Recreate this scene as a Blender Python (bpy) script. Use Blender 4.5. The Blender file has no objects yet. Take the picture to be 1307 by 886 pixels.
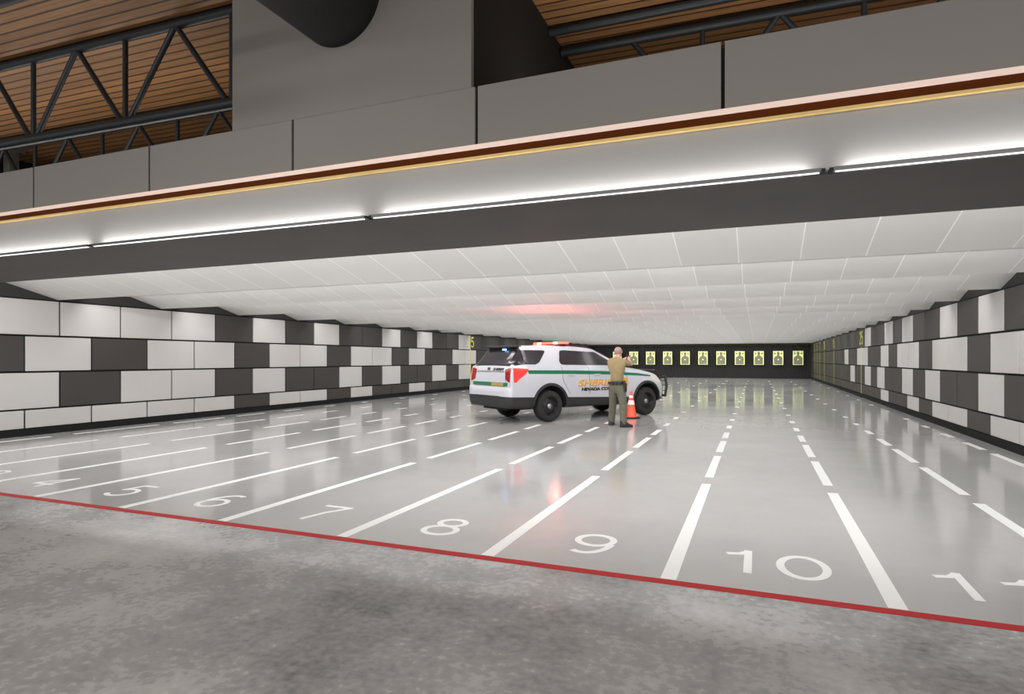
import bpy, bmesh, math, random
from mathutils import Vector, Matrix
from mathutils.bvhtree import BVHTree
random.seed(7)
PI = math.pi
scene = bpy.context.scene
C = scene.collection

# ------------------------------------------------------------------ materials
def mat(name, col, rough=0.6, metal=0.0, spec=0.5, emit=None, es=0.0, coat=0.0, bump=0.0, bscale=40.0, var=0.0, vscale=6.0):
    m = bpy.data.materials.new(name); m.use_nodes = True
    nt = m.node_tree; b = nt.nodes['Principled BSDF']
    b.inputs['Base Color'].default_value = (*col, 1)
    b.inputs['Roughness'].default_value = rough
    b.inputs['Metallic'].default_value = metal
    b.inputs['Specular IOR Level'].default_value = spec
    b.inputs['Coat Weight'].default_value = coat
    b.inputs['Coat Roughness'].default_value = 0.08
    if emit:
        b.inputs['Emission Color'].default_value = (*emit, 1)
        b.inputs['Emission Strength'].default_value = es
    if var or bump:
        tc = nt.nodes.new('ShaderNodeTexCoord')
    if var:
        n = nt.nodes.new('ShaderNodeTexNoise'); n.inputs['Scale'].default_value = vscale; n.inputs['Detail'].default_value = 5
        nt.links.new(tc.outputs['Object'], n.inputs['Vector'])
        r = nt.nodes.new('ShaderNodeMapRange')
        r.inputs['From Min'].default_value = .3; r.inputs['From Max'].default_value = .7
        r.inputs['To Min'].default_value = 1 - var; r.inputs['To Max'].default_value = 1 + var
        nt.links.new(n.outputs['Fac'], r.inputs['Value'])
        h = nt.nodes.new('ShaderNodeHueSaturation'); h.inputs['Color'].default_value = (*col, 1)
        nt.links.new(r.outputs['Result'], h.inputs['Value'])
        nt.links.new(h.outputs['Color'], b.inputs['Base Color'])
    if bump:
        n2 = nt.nodes.new('ShaderNodeTexNoise'); n2.inputs['Scale'].default_value = bscale; n2.inputs['Detail'].default_value = 3
        nt.links.new(tc.outputs['Object'], n2.inputs['Vector'])
        bp = nt.nodes.new('ShaderNodeBump'); bp.inputs['Strength'].default_value = bump; bp.inputs['Distance'].default_value = .01
        nt.links.new(n2.outputs['Fac'], bp.inputs['Height']); nt.links.new(bp.outputs['Normal'], b.inputs['Normal'])
    return m

def ramp(nt, stops):
    r = nt.nodes.new('ShaderNodeValToRGB'); e = r.color_ramp.elements
    e[0].position, e[0].color = stops[0][0], (*stops[0][1], 1)
    e[1].position, e[1].color = stops[-1][0], (*stops[-1][1], 1)
    for p, c in stops[1:-1]:
        k = e.new(p); k.color = (*c, 1)
    return r

def concrete(name, stops, r0, r1, scale, spec=0.5, coat=0.0, patchmix=0.0, fine=0.0):
    m = bpy.data.materials.new(name); m.use_nodes = True
    nt = m.node_tree; b = nt.nodes['Principled BSDF']; L = nt.links
    tc = nt.nodes.new('ShaderNodeTexCoord')
    n1 = nt.nodes.new('ShaderNodeTexNoise'); n1.inputs['Scale'].default_value = scale; n1.inputs['Detail'].default_value = 9; n1.inputs['Roughness'].default_value = .66
    n1.inputs['Distortion'].default_value = 0; n1.inputs['Detail'].default_value = 9
    n2 = nt.nodes.new('ShaderNodeTexNoise'); n2.inputs['Scale'].default_value = scale * .28; n2.inputs['Detail'].default_value = 4
    L.new(tc.outputs['Object'], n1.inputs['Vector']); L.new(tc.outputs['Object'], n2.inputs['Vector'])
    a = nt.nodes.new('ShaderNodeMath'); a.operation = 'MULTIPLY_ADD'; a.inputs[1].default_value = patchmix; 
    s = nt.nodes.new('ShaderNodeMath'); s.operation = 'MULTIPLY'; s.inputs[1].default_value = 1 - patchmix
    L.new(n1.outputs['Fac'], s.inputs[0]); L.new(n2.outputs['Fac'], a.inputs[0]); L.new(s.outputs[0], a.inputs[2])
    if fine:
        n3 = nt.nodes.new('ShaderNodeTexNoise'); n3.inputs['Scale'].default_value = scale * 11; n3.inputs['Detail'].default_value = 6; L.new(tc.outputs['Object'], n3.inputs['Vector'])
        m1 = nt.nodes.new('ShaderNodeMix'); m1.data_type = 'FLOAT'; m1.inputs['Factor'].default_value = fine; L.new(a.outputs[0], m1.inputs['A']); L.new(n3.outputs['Fac'], m1.inputs['B'])
        a = m1
    r = ramp(nt, stops); L.new(a.outputs[0], r.inputs['Fac']); L.new(r.outputs['Color'], b.inputs['Base Color'])
    mr = nt.nodes.new('ShaderNodeMapRange'); mr.inputs['From Min'].default_value = .35; mr.inputs['From Max'].default_value = .65
    mr.inputs['To Min'].default_value = r0; mr.inputs['To Max'].default_value = r1
    L.new(a.outputs[0], mr.inputs['Value']); L.new(mr.outputs['Result'], b.inputs['Roughness'])
    b.inputs['Specular IOR Level'].default_value = spec; b.inputs['IOR'].default_value = 1.45
    b.inputs['Coat Weight'].default_value = coat; b.inputs['Coat Roughness'].default_value = .05
    bp = nt.nodes.new('ShaderNodeBump'); bp.inputs['Strength'].default_value = .012; bp.inputs['Distance'].default_value = .003
    L.new(n1.outputs['Fac'], bp.inputs['Height']); L.new(bp.outputs['Normal'], b.inputs['Normal'])
    return m

def g3(v, w=0.0): return (v * (1 + w), v, v * (1 - w))

M = {}
M['conc_front'] = concrete('mottled_grey_concrete', [(.34, g3(.09, .0)), (.50, g3(.38, .0)), (.66, g3(.70, .0))], .22, .32, 1.7, .5, .0, .58, .2)
M['conc_range'] = concrete('polished_light_concrete', [(.25, g3(.335, .008)), (.5, g3(.40, .008)), (.75, g3(.46, .008))], .09, .15, .8, .5, .0, .5)
M['line_white'] = mat('white_floor_paint', (.80, .80, .79), .35)
M['line_red'] = mat('red_floor_paint', (.40, .022, .024), .6, spec=.15)
M['black'] = mat('black_rubber', (.006, .0058, .0055), .6, spec=.3)
M['gap'] = mat('black_gap', (.012, .011, .010), .8, spec=.2)
M['panel_white'] = mat('white_acoustic_panel', (.51, .50, .49), .45, var=.03, vscale=.9, bump=.05, bscale=120)
M['panel_dark'] = mat('charcoal_acoustic_panel', (.045, .041, .039), .5, var=.06, vscale=.9)
M['wall_dark'] = mat('dark_wall_paint', (.030, .028, .026), .75)
M['soffit'] = mat('dark_grey_soffit', (.068, .063, .059), .62, var=.12, vscale=1.1)
M['cladding'] = mat('grey_fascia_cladding', (.188, .181, .171), .55, var=.02, vscale=.8)
M['fascia'] = mat('pale_grey_fascia', (.29, .288, .285), .6)
M['trim_cream'] = mat('cream_trim_added_glow', (.78, .62, .54), .5, emit=(1, .76, .66), es=.20)  # emission added to brighten the cream trim
M['trim_wood'] = mat('burnt_orange_wood_trim', (.085, .018, .001), .7, spec=.1, var=.12, vscale=3)
M['trim_yellow'] = mat('honey_yellow_trim', (.62, .44, .17), .6, emit=(1, .62, .25), es=.05)  # faint emission added so the yellow lip reads brighter
M['steel'] = mat('blackened_blue_steel', (.020, .024, .029), .45, metal=.2, spec=.4)
M['duct'] = mat('matt_black_duct', (.009, .009, .008), .6, spec=.3)
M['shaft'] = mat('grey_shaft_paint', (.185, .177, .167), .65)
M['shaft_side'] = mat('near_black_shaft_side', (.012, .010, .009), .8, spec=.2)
M['alu'] = mat('grey_aluminium', (.10, .10, .10), .4, metal=.6)
M['led'] = mat('white_led_diffuser', (.9, .9, .9), .5, emit=(1.0, .985, .96), es=17)
M['led_lo'] = mat('white_led_edge', (.9, .9, .9), .5, emit=(1.0, .985, .96), es=1.6)
M['yellow_tape'] = mat('yellow_marker_paint', (.62, .62, .06), .5)
M['cable_grey'] = mat('grey_column_paint', (.10, .095, .085), .6)

def wood_deck():
    m = bpy.data.materials.new('warm_timber_deck'); m.use_nodes = True
    nt = m.node_tree; b = nt.nodes['Principled BSDF']; L = nt.links
    tc = nt.nodes.new('ShaderNodeTexCoord')
    mp = nt.nodes.new('ShaderNodeMapping'); mp.inputs['Rotation'].default_value = (0, 0, math.radians(-2.0)); L.new(tc.outputs['Object'], mp.inputs['Vector'])
    sx = nt.nodes.new('ShaderNodeSeparateXYZ'); L.new(mp.outputs['Vector'], sx.inputs[0])
    d = nt.nodes.new('ShaderNodeMath'); d.operation = 'DIVIDE'; d.inputs[1].default_value = .135; L.new(sx.outputs['Y'], d.inputs[0])
    fr = nt.nodes.new('ShaderNodeMath'); fr.operation = 'FRACT'; L.new(d.outputs[0], fr.inputs[0])
    fl = nt.nodes.new('ShaderNodeMath'); fl.operation = 'FLOOR'; L.new(d.outputs[0], fl.inputs[0])
    wn = nt.nodes.new('ShaderNodeTexWhiteNoise'); wn.noise_dimensions = '1D'; L.new(fl.outputs[0], wn.inputs['W'])
    mp2 = nt.nodes.new('ShaderNodeMapping'); mp2.inputs['Scale'].default_value = (.8, 14, 1); L.new(mp.outputs['Vector'], mp2.inputs['Vector'])
    n = nt.nodes.new('ShaderNodeTexNoise'); n.inputs['Scale'].default_value = 3; n.inputs['Detail'].default_value = 6; L.new(mp2.outputs['Vector'], n.inputs['Vector'])
    r = ramp(nt, [(.3, (.21, .10, .038)), (.55, (.275, .14, .056)), (.75, (.32, .17, .07))]); L.new(n.outputs['Fac'], r.inputs['Fac'])
    h = nt.nodes.new('ShaderNodeHueSaturation'); L.new(r.outputs['Color'], h.inputs['Color'])
    mr = nt.nodes.new('ShaderNodeMapRange'); mr.inputs['To Min'].default_value = .78; mr.inputs['To Max'].default_value = 1.15; L.new(wn.outputs['Value'], mr.inputs['Value']); L.new(mr.outputs['Result'], h.inputs['Value'])
    lt = nt.nodes.new('ShaderNodeMath'); lt.operation = 'LESS_THAN'; lt.inputs[1].default_value = .19; L.new(fr.outputs[0], lt.inputs[0])
    mx = nt.nodes.new('ShaderNodeMix'); mx.data_type = 'RGBA'; L.new(lt.outputs[0], mx.inputs['Factor']); L.new(h.outputs['Color'], mx.inputs['A']); mx.inputs['B'].default_value = (.035, .013, .005, 1)
    L.new(mx.outputs['Result'], b.inputs['Base Color']); b.inputs['Roughness'].default_value = .6
    return m
M['deck'] = wood_deck()

def ceil_tile():
    m = bpy.data.materials.new('white_baffle_tiles'); m.use_nodes = True
    nt = m.node_tree; b = nt.nodes['Principled BSDF']; L = nt.links
    tc = nt.nodes.new('ShaderNodeTexCoord'); sx = nt.nodes.new('ShaderNodeSeparateXYZ'); L.new(tc.outputs['Object'], sx.inputs[0])
    a = nt.nodes.new('ShaderNodeMath'); a.operation = 'SUBTRACT'; a.inputs[1].default_value = .50 - .720 * 40; L.new(sx.outputs['X'], a.inputs[0])
    d = nt.nodes.new('ShaderNodeMath'); d.operation = 'DIVIDE'; d.inputs[1].default_value = .720; L.new(a.outputs[0], d.inputs[0])
    fr = nt.nodes.new('ShaderNodeMath'); fr.operation = 'FRACT'; L.new(d.outputs[0], fr.inputs[0])
    lt = nt.nodes.new('ShaderNodeMath'); lt.operation = 'LESS_THAN'; lt.inputs[1].default_value = .022; L.new(fr.outputs[0], lt.inputs[0])
    fl = nt.nodes.new('ShaderNodeMath'); fl.operation = 'FLOOR'; L.new(d.outputs[0], fl.inputs[0])
    wn = nt.nodes.new('ShaderNodeTexWhiteNoise'); wn.noise_dimensions = '1D'; L.new(fl.outputs[0], wn.inputs['W'])
    mr = nt.nodes.new('ShaderNodeMapRange'); mr.inputs['To Min'].default_value = .70; mr.inputs['To Max'].default_value = .765; L.new(wn.outputs['Value'], mr.inputs['Value'])
    cb = nt.nodes.new('ShaderNodeCombineColor')
    for k, s in ((0, 1.0), (1, .99), (2, .97)):
        q = nt.nodes.new('ShaderNodeMath'); q.operation = 'MULTIPLY'; q.inputs[1].default_value = s; L.new(mr.outputs['Result'], q.inputs[0]); L.new(q.outputs[0], cb.inputs[k])
    mx = nt.nodes.new('ShaderNodeMix'); mx.data_type = 'RGBA'; L.new(lt.outputs[0], mx.inputs['Factor']); L.new(cb.outputs[0], mx.inputs['A']); mx.inputs['B'].default_value = (.97, .96, .95, 1)
    L.new(mx.outputs['Result'], b.inputs['Base Color']); b.inputs['Roughness'].default_value = .55
    return m
M['tile'] = ceil_tile()

# ------------------------------------------------------------------ mesh helpers
def link(name, me, parent=None, mats=(), loc=None):
    o = bpy.data.objects.new(name, me); C.objects.link(o)
    for m in mats: me.materials.append(m)
    if parent is not None: o.parent = parent
    if loc is not None: o.location = loc
    return o
def obj(name, bm, m, parent=None, smooth=False, loc=None, angle=35):
    me = bpy.data.meshes.new(name)
    bmesh.ops.recalc_face_normals(bm, faces=bm.faces)
    bm.to_mesh(me); bm.free()
    ms = m if isinstance(m, (list, tuple)) else [m]
    o = link(name, me, parent, ms, loc)
    if smooth:
        for p in me.polygons: p.use_smooth = True
        me.set_sharp_from_angle(angle=math.radians(angle))
    return o
def box(bm, a, b, mi=0, bevel=0.0, mtx=None):
    vs = [bm.verts.new(Vector((x, y, z))) for x in (a[0], b[0]) for y in (a[1], b[1]) for z in (a[2], b[2])]
    F = [(0, 1, 3, 2), (4, 6, 7, 5), (0, 4, 5, 1), (2, 3, 7, 6), (0, 2, 6, 4), (1, 5, 7, 3)]
    fs = [bm.faces.new([vs[i] for i in f]) for f in F]
    for f in fs: f.material_index = mi
    if bevel:
        es = set(e for f in fs for e in f.edges)
        r = bmesh.ops.bevel(bm, geom=list(es), offset=bevel, segments=2, affect='EDGES', profile=.6)
        for f in r['faces']: f.material_index = mi
        vs = list(set(v for f in r['faces'] for v in f.verts) | set(v for v in vs if v.is_valid))
    if mtx is not None:
        for v in vs:
            if v.is_valid: v.co = mtx @ v.co
    return vs
def tube(bm, p, q, r, n=10, mi=0, r2=None, cap=True):
    p = Vector(p); q = Vector(q); d = (q - p).normalized(); r2 = r if r2 is None else r2
    u = d.orthogonal().normalized(); v = d.cross(u)
    A = [bm.verts.new(p + (u * math.cos(2*PI*i/n) + v * math.sin(2*PI*i/n)) * r) for i in range(n)]
    B = [bm.verts.new(q + (u * math.cos(2*PI*i/n) + v * math.sin(2*PI*i/n)) * r2) for i in range(n)]
    for i in range(n):
        f = bm.faces.new((A[i], A[(i+1) % n], B[(i+1) % n], B[i])); f.material_index = mi
    if cap:
        bm.faces.new(A[::-1]).material_index = mi; bm.faces.new(B).material_index = mi
def lathe(bm, prof, n=32, mi=0, axis='Z', mtx=None, mis=None):
    rings = []
    for r, z in prof:
        ring = []
        for i in range(n):
            a = 2*PI*i/n
            c = Vector((r*math.cos(a), r*math.sin(a), z)) if axis == 'Z' else Vector((r*math.cos(a), z, r*math.sin(a)))
            if mtx is not None: c = mtx @ c
            ring.append(bm.verts.new(c))
        rings.append(ring)
    for k in range(len(rings)-1):
        for i in range(n):
            f = bm.faces.new((rings[k][i], rings[k][(i+1) % n], rings[k+1][(i+1) % n], rings[k+1][i])); f.material_index = mis[k] if mis else mi
    return rings
def strip_prism(bm, poly, x0, x1, mi=0):
    """closed polygon of (y,z) extruded from x0 to x1"""
    A = [bm.verts.new((x0, y, z)) for y, z in poly]; B = [bm.verts.new((x1, y, z)) for y, z in poly]
    n = len(poly)
    for i in range(n): bm.faces.new((A[i], A[(i+1) % n], B[(i+1) % n], B[i])).material_index = mi
    bm.faces.new(A[::-1]).material_index = mi; bm.faces.new(B).material_index = mi
def tag(o, label, cat, group=None):
    o['label'] = label; o['category'] = cat
    if group: o['group'] = group
    return o
def struct(o): o['kind'] = 'structure'; return o
def empty(name, loc, rz=0):
    o = bpy.data.objects.new(name, None); C.objects.link(o); o.location = loc; o.rotation_euler = (0, 0, rz); o.empty_display_size = .2
    return o

# ------------------------------------------------------------------ constants (metres), camera at the origin, x across, y down-range
XL, XR = -13.697, 3.992
YB = 53.3
YF = 4.35
# ------------------------------------------------------------------ floor
bm = bmesh.new()
def quad(bm, x0, x1, y0, y1, z, mi=0):
    f = bm.faces.new([bm.verts.new(v) for v in ((x0, y0, z), (x1, y0, z), (x1, y1, z), (x0, y1, z))]); f.material_index = mi
box(bm, (-22, -8, -.25), (12, 4.30, 0), 0)
box(bm, (-22, 4.30, -.25), (12, YB + .2, 0), 1)
floor = struct(obj('floor', bm, [M['conc_front'], M['conc_range']]))

bm = bmesh.new(); box(bm, (-19, 4.305, .0005), (11, 4.395, .003)); o = obj('firing_line', bm, M['line_red'], floor); o['label'] = 'red painted firing line'
LX0, LP = .8168, 1.3939
dashes = [(4.41, 7.95), (8.40, 10.31), (10.75, 12.23), (12.70, 13.68), (14.50, 15.15), (16.36, 16.80), (18.36, 18.66), (20.9, 21.2), (23.6, 23.9), (26.4, 26.7), (29.4, 29.7), (32.8, 33.1), (36.6, 36.9), (41, 41.3), (46, 46.3)]
for j in range(0, 13):
    x = LX0 + LP * (j - 10)
    bm = bmesh.new()
    for a, b_ in dashes: box(bm, (x - .055, a, .0005), (x + .055, b_, .002))
    obj('lane_line', bm, M['line_white'], floor)
# digits as thick strokes on a .38 x .56 cell
def arc(cx, cy, rx, ry, a0, a1, n=18):
    return [(cx + rx*math.cos(math.radians(a0 + (a1-a0)*i/n)), cy + ry*math.sin(math.radians(a0 + (a1-a0)*i/n))) for i in range(n+1)]
W_, H_ = .36, .56
DIG = {
 '0': [arc(.18, .28, .155, .252, 0, 360, 32)],
 '1': [[(.04, .43), (.14, .455), (.20, .535)], [(.195, .56), (.195, 0)]],
 '2': [arc(.18, .385, .145, .148, 170, -35, 16) + [(.05, .03)], [(.02, .028), (.34, .028)]],
 '3': [arc(.17, .41, .13, .122, 155, -90, 14), arc(.17, .158, .15, .13, 90, -155, 16)],
 '4': [[(.26, 0), (.26, .545)], [(.27, .545), (.02, .16)], [(.01, .155), (.35, .155)]],
 '5': [[(.32, .532), (.09, .532)], [(.095, .545), (.055, .27)], arc(.175, .185, .152, .158, 140, -150, 20)],
 '6': [arc(.185, .18, .148, .152, 0, 360, 28), arc(.215, .25, .18, .285, 178, 62, 14)],
 '7': [[(.02, .532), (.345, .532)], [(.335, .535), (.20, .30), (.13, 0)]],
 '8': [arc(.18, .42, .122, .113, 0, 360, 26), arc(.18, .165, .15, .138, 0, 360, 28)],
 '9': [arc(.175, .38, .148, .152, 0, 360, 28), arc(.145, .31, .18, .285, -2, -118, 14)],
}
def stroke(bm, pts, w, z0, z1, org, flip=False):
    n = len(pts); closed = (Vector(pts[0]) - Vector(pts[-1])).length < 1e-4
    P = [Vector(p) for p in pts]; L_, R_ = [], []
    for i in range(n):
        a = P[i-1] if i > 0 else (P[-2] if closed else P[0]); b_ = P[i+1] if i < n-1 else (P[1] if closed else P[-1])
        t = (b_ - a).normalized(); nn = Vector((-t.y, t.x)) * w/2
        L_.append(P[i] + nn); R_.append(P[i] - nn)
    rows = [[bm.verts.new(org(q.x, q.y, z)) for q in S] for S, z in ((L_, z1), (R_, z1), (R_, z0), (L_, z0))]
    for i in range(n-1):
        for k in range(4):
            bm.faces.new((rows[k][i], rows[(k+1) % 4][i], rows[(k+1) % 4][i+1], rows[k][i+1]))
def number(txt, scale_x=1.0, gap=.42):
    out = []
    for i, ch in enumerate(txt): out.append((ch, (i - (len(txt)-1)/2) * gap))
    return out
for k in range(1, 13):
    xc = LX0 + LP * (k - 10.5)
    bm = bmesh.new(); lift = 0
    for ch, dx in number(str(k), gap=.40):
        for s in DIG[ch]:
            stroke(bm, s, .058, .0004, .002 + lift, lambda a, b_, z, dx=dx: Vector((xc + dx - W_/2 + a*1.02, 4.745 + b_, z))); lift += .0003
    o = obj('lane_number', bm, M['line_white'], floor); o['label'] = 'white lane number %d' % k

# ------------------------------------------------------------------ side walls with acoustic panels
PP = 1.3363
ROWS = [(2.05, 2.76), (1.31, 2.01), (.55, 1.27), (.155, .515)]
white = {
 'left': [{n + 0.0 for n in (20, 19, 17, 16, 15, 14, 13, 11, 9, 6, 4, 1)} | set(), None, None, None]}
def wset(vals): return {round(v * 2) for v in vals}
# the value is the joint number at the near end of the panel
WL = [wset([16, 15, 14, 13, 11, 9, 6, 4, 1]), wset([17.5, 15.5, 13.5, 12.5, 10.5, 9.5, 7.5, 6.5, 4.5, 1.5, .5]), wset([17, 16, 14, 13, 11, 8, 6, 3, 1]), wset([18.5, 17.5, 16.5, 15.5, 14.5, 13.5, 12.5, 10.5, 9.5, 7.5, 4.5])]
WR = [wset([15, 13, 11, 9, 6, 4, 1]), wset([14.5, 12.5, 11.5, 9.5, 8.5, 6.5, 5.5, 3.5, .5, -.5, -3.5, -6.5]), wset([14, 13, 11, 8, 6, 3, 1, -2]), wset([14.5, 13.5, 12.5, 11.5, 9.5, 8.5, 6.5, 3.5])]
def side_wall(side, X, sgn, J, W):
    bm = bmesh.new()
    xa, xb = X - sgn*.045, X - sgn*.35
    box(bm, (min(xa, xb), 4.35, -.2), (max(xa, xb), YB + .3, 3.55))
    w = struct(obj('wall_' + side, bm, M['wall_dark']))
    bm = bmesh.new(); box(bm, (min(X - sgn*.045, X + sgn*.03), 4.5, 0), (max(X - sgn*.045, X + sgn*.03), YB, .14)); b = obj('baseboard_' + side, bm, M['gap']); struct(b)
    bm = bmesh.new()          # black backing seen in the joints
    box(bm, (min(X - sgn*.045, X - sgn*.03), 4.5, .14), (max(X - sgn*.045, X - sgn*.03), YB, 2.79)); obj('panel_backing', bm, M['gap'], w)
    cells = []
    for r, (z0, z1) in enumerate(ROWS):
        off = 0 if r in (0, 2) else .5
        n = 20 + off
        while True:
            y0 = J - n*PP; y1 = y0 + PP
            if y0 > YB - .2: break
            if y1 > 4.9: cells.append((max(y0, 4.55), min(y1, YB - .05), z0, z1, round(n*2) in W[r]))
            n -= 1
    cells.sort(key=lambda c: c[0])
    def cell(bm, y0, y1, z0, z1):
        a, b_ = X - sgn*.03, X
        box(bm, (min(a, b_), y0 + .017, z0), (max(a, b_), y1 - .017, z1), bevel=.006)
    rest = [bmesh.new(), bmesh.new()]; anyr = [0, 0]; cnt = 0
    for (y0, y1, z0, z1, wh) in cells:
        if cnt < 98:
            bm = bmesh.new(); cell(bm, y0, y1, z0, z1)
            o = obj('acoustic_panel', bm, M['panel_white'] if wh else M['panel_dark'], w); o['label'] = 'white acoustic panel' if wh else 'charcoal acoustic panel'; cnt += 1
        else:
            cell(rest[0], y0, y1, z0, z1)
            for f in rest[0].faces:
                if f.material_index == 0 and not f.tag: f.material_index = 0 if wh else 1
                f.tag = True
    for f in rest[0].faces: pass
    o = obj('acoustic_panel', rest[0], [M['panel_white'], M['panel_dark']], w); o['kind'] = 'stuff'
    rest[1].free()
    return w
wl = side_wall('left', XL, 1, 28.5196, WL)
wr = side_wall('right', XR, -1, 27.7473, WR)
# distance markers: a yellow tape line with numerals at the head of the wall
def marker(wall, X, sgn, Y, txt):
    bm = bmesh.new(); xa, xb = X, X + sgn*.004
    box(bm, (min(xa, xb), Y - .035, .03), (max(xa, xb), Y + .035, 2.06))
    dirn = sgn  # reading direction seen from inside the room
    for ch, dx in number(txt, gap=.46):
        for s in DIG[ch]:
            stroke(bm, s, .055, 0, .004, lambda a, b_, z, dx=dx: Vector((X + sgn*(.001 + z), Y + dirn*(dx + (a - W_/2)*1.05), 2.16 + b_*.95)))
    o = obj('distance_marker', bm, M['yellow_tape'], wall); o['label'] = 'yellow distance marker reading ' + txt
marker(wl, XL, 1, 28.5, '25')
for Y, t in ((28.63, '25'), (38.2, '15'), (43.34, '10'), (46.37, '7'), (48.2, '5'), (50.2, '3')): marker(wr, XR, -1, Y, t)

# ------------------------------------------------------------------ back wall, curtain, targets
bm = bmesh.new(); box(bm, (XL - .3, YB + .06, -.2), (XR + .3, YB + .3, 3.5)); wb = struct(obj('wall_back', bm, mat('olive_brown_back_wall', (.09, .075, .025), .7)))
bm = bmesh.new()
n = 140
for i in range(n):   # ribbed rubber curtain
    x0 = XL + .02 + (XR - XL - .04) * i / n; x1 = XL + .02 + (XR - XL - .04) * (i + 1) / n
    box(bm, (x0 + .004, YB - .02 + (.03 if i % 2 else 0), .02), (x1 - .004, YB + .055, 2.68))
obj('rubber_curtain', bm, M['black'], wb)
TG = dict(bg=mat('pale_yellow_green_target_paper', (.72, .80, .30), .6), sil=mat('olive_grey_target_ink', (.16, .165, .10), .7), edge=mat('target_backing_board', (.30, .22, .10), .8), dot=mat('target_centre_white', (.85, .85, .8), .6), clip=M['alu'])
def make_target():
    t = empty('paper_target', (0, 0, 0))
    w, z0, z1 = .375, 1.10, 2.20
    bm = bmesh.new(); box(bm, (-w, .0, z0), (w, .012, z1)); obj('backing_board', bm, TG['edge'], t)
    bm = bmesh.new(); box(bm, (-w + .005, -.004, z0 + .005), (w - .005, 0, z1 - .005)); pp = obj('target_sheet', bm, TG['bg'], t)
    bm = bmesh.new()   # silhouette: shoulders, neck and head outline in one polygon
    pts = [(-.30, z0 + .04), (.30, z0 + .04), (.31, z0 + .52), (.26, z0 + .63), (.14, z0 + .70), (.075, z0 + .74)]
    pts += [(.105*math.cos(a), z0 + .90 + .145*math.sin(a)) for a in [math.radians(x) for x in (-50, -20, 10, 40, 65, 90, 115, 140, 170, 200, 230)]]
    pts += [(-.075, z0 + .74), (-.14, z0 + .70), (-.26, z0 + .63), (-.31, z0 + .52)]
    A = [bm.verts.new((x, -.0045, z)) for x, z in pts]; B = [bm.verts.new((x, -.006, z)) for x, z in pts]
    bm.faces.new(A); bm.faces.new(B[::-1])
    for i in range(len(pts)): bm.faces.new((A[i], A[(i+1) % len(pts)], B[(i+1) % len(pts)], B[i]))
    for sx in (-1, 1): box(bm, (sx*.235 - .06, -.006, z0 + .84), (sx*.235 + .06, -.0045, z0 + .96))
    s_ = obj('silhouette', bm, TG['sil'], pp)
    bm = bmesh.new(); lathe(bm, [(.0001, -.009), (.05, -.009), (.05, -.0062), (.0001, -.0062)], 16, axis='Y', mtx=Matrix.Translation((0, 0, z0 + .42)))
    obj('centre_ring', bm, TG['dot'], pp)
    for sx in (-1, 1):
        bm = bmesh.new(); box(bm, (sx*.25 - .03, -.012, z1 - .03), (sx*.25 + .03, .02, z1 + .05)); obj('hanger_clip', bm, TG['clip'], t)
    bm = bmesh.new(); box(bm, (-.03, .02, z1 + .02), (.03, .05, 2.78)); box(bm, (-.3, .02, z1 + .02), (.3, .05, z1 + .045)); obj('hanger_arm', bm, M['duct'], t)
    return t
ord_ = ['rightmost', 'second from the right', 'third from the right', 'fourth from the right', 'fifth from the right', 'sixth from the right', 'seventh from the right', 'eighth from the right', 'ninth from the right', 'tenth from the right, above the car hood', 'at the far left, behind the officer']
tx = [3.01 - 1.42*i for i in range(11)]
proto = make_target()
YT = 52.55
for i, x in enumerate(tx):
    if i == 0: t = proto
    else:
        t = proto.copy(); C.objects.link(t)
        for ch in proto.children:
            c = ch.copy(); C.objects.link(c); c.parent = t
            for g in ch.children:
                d = g.copy(); C.objects.link(d); d.parent = c
    t.location = (x, YT, 0)
    tag(t, ('yellow-green silhouette target, %s on the black curtain' % ord_[i]), 'target', 'paper silhouette targets across the end of the range')

# ------------------------------------------------------------------ range ceiling: saw-tooth baffles
cr = empty('ceiling_range', (0, 0, 0)); struct(cr)
ZV, ZP, PB, YV0 = 2.80, 3.02, 2.43, 8.46
NB = 18
lights = []
for k in range(NB + 1):
    V = YV0 + PB*k
    ya = V - .81 if k else 7.35
    za = ZP if k else ZV + (V - ya) * .2716
    yn = min(V + PB - .81, YB + .05)
    bm = bmesh.new()
    zn = ZV + (ZP - ZV) * (yn - V) / (PB - .81)
    poly = [(ya, za), (V, ZV), (V + .012, ZV + .004), (V + .2, 2.995), (yn, ZP), (yn, ZP + .06), (V + .1, ZV + .26), (ya, za + .06)]
    strip_prism(bm, poly, XL - .04, XR + .04)
    o = obj('ceiling_baffle', bm, M['tile'], cr)
    # slim strip light tucked on the up-range side of each tooth
    if k < NB:
        yl = V + .55; zl = 2.975
        bm = bmesh.new(); box(bm, (XL + .3, yl - .07, zl), (XR - .3, yl + .07, zl + .02)); obj('strip_light_housing', bm, M['alu'], cr)
        lights.append((yl, zl - .01))
bm = bmesh.new(); box(bm, (XL - .3, 5.9, 3.30), (XR + .3, YB + .3, 3.42)); obj('upper_slab', bm, M['wall_dark'], cr)
def area(name, loc, rot, sx, sy, watts, col=(1, 1, 1)):
    l = bpy.data.lights.new(name, 'AREA'); l.shape = 'RECTANGLE'; l.size = sx; l.size_y = sy; l.energy = watts; l.color = col
    o = bpy.data.objects.new(name, l); C.objects.link(o); o.location = loc; o.rotation_euler = rot
    return o
for (yl, zl) in lights:
    area('strip_light', ((XL + XR)/2, yl, zl), (math.radians(45), 0, 0), 17, .10, 285, (1, .985, .965))

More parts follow.
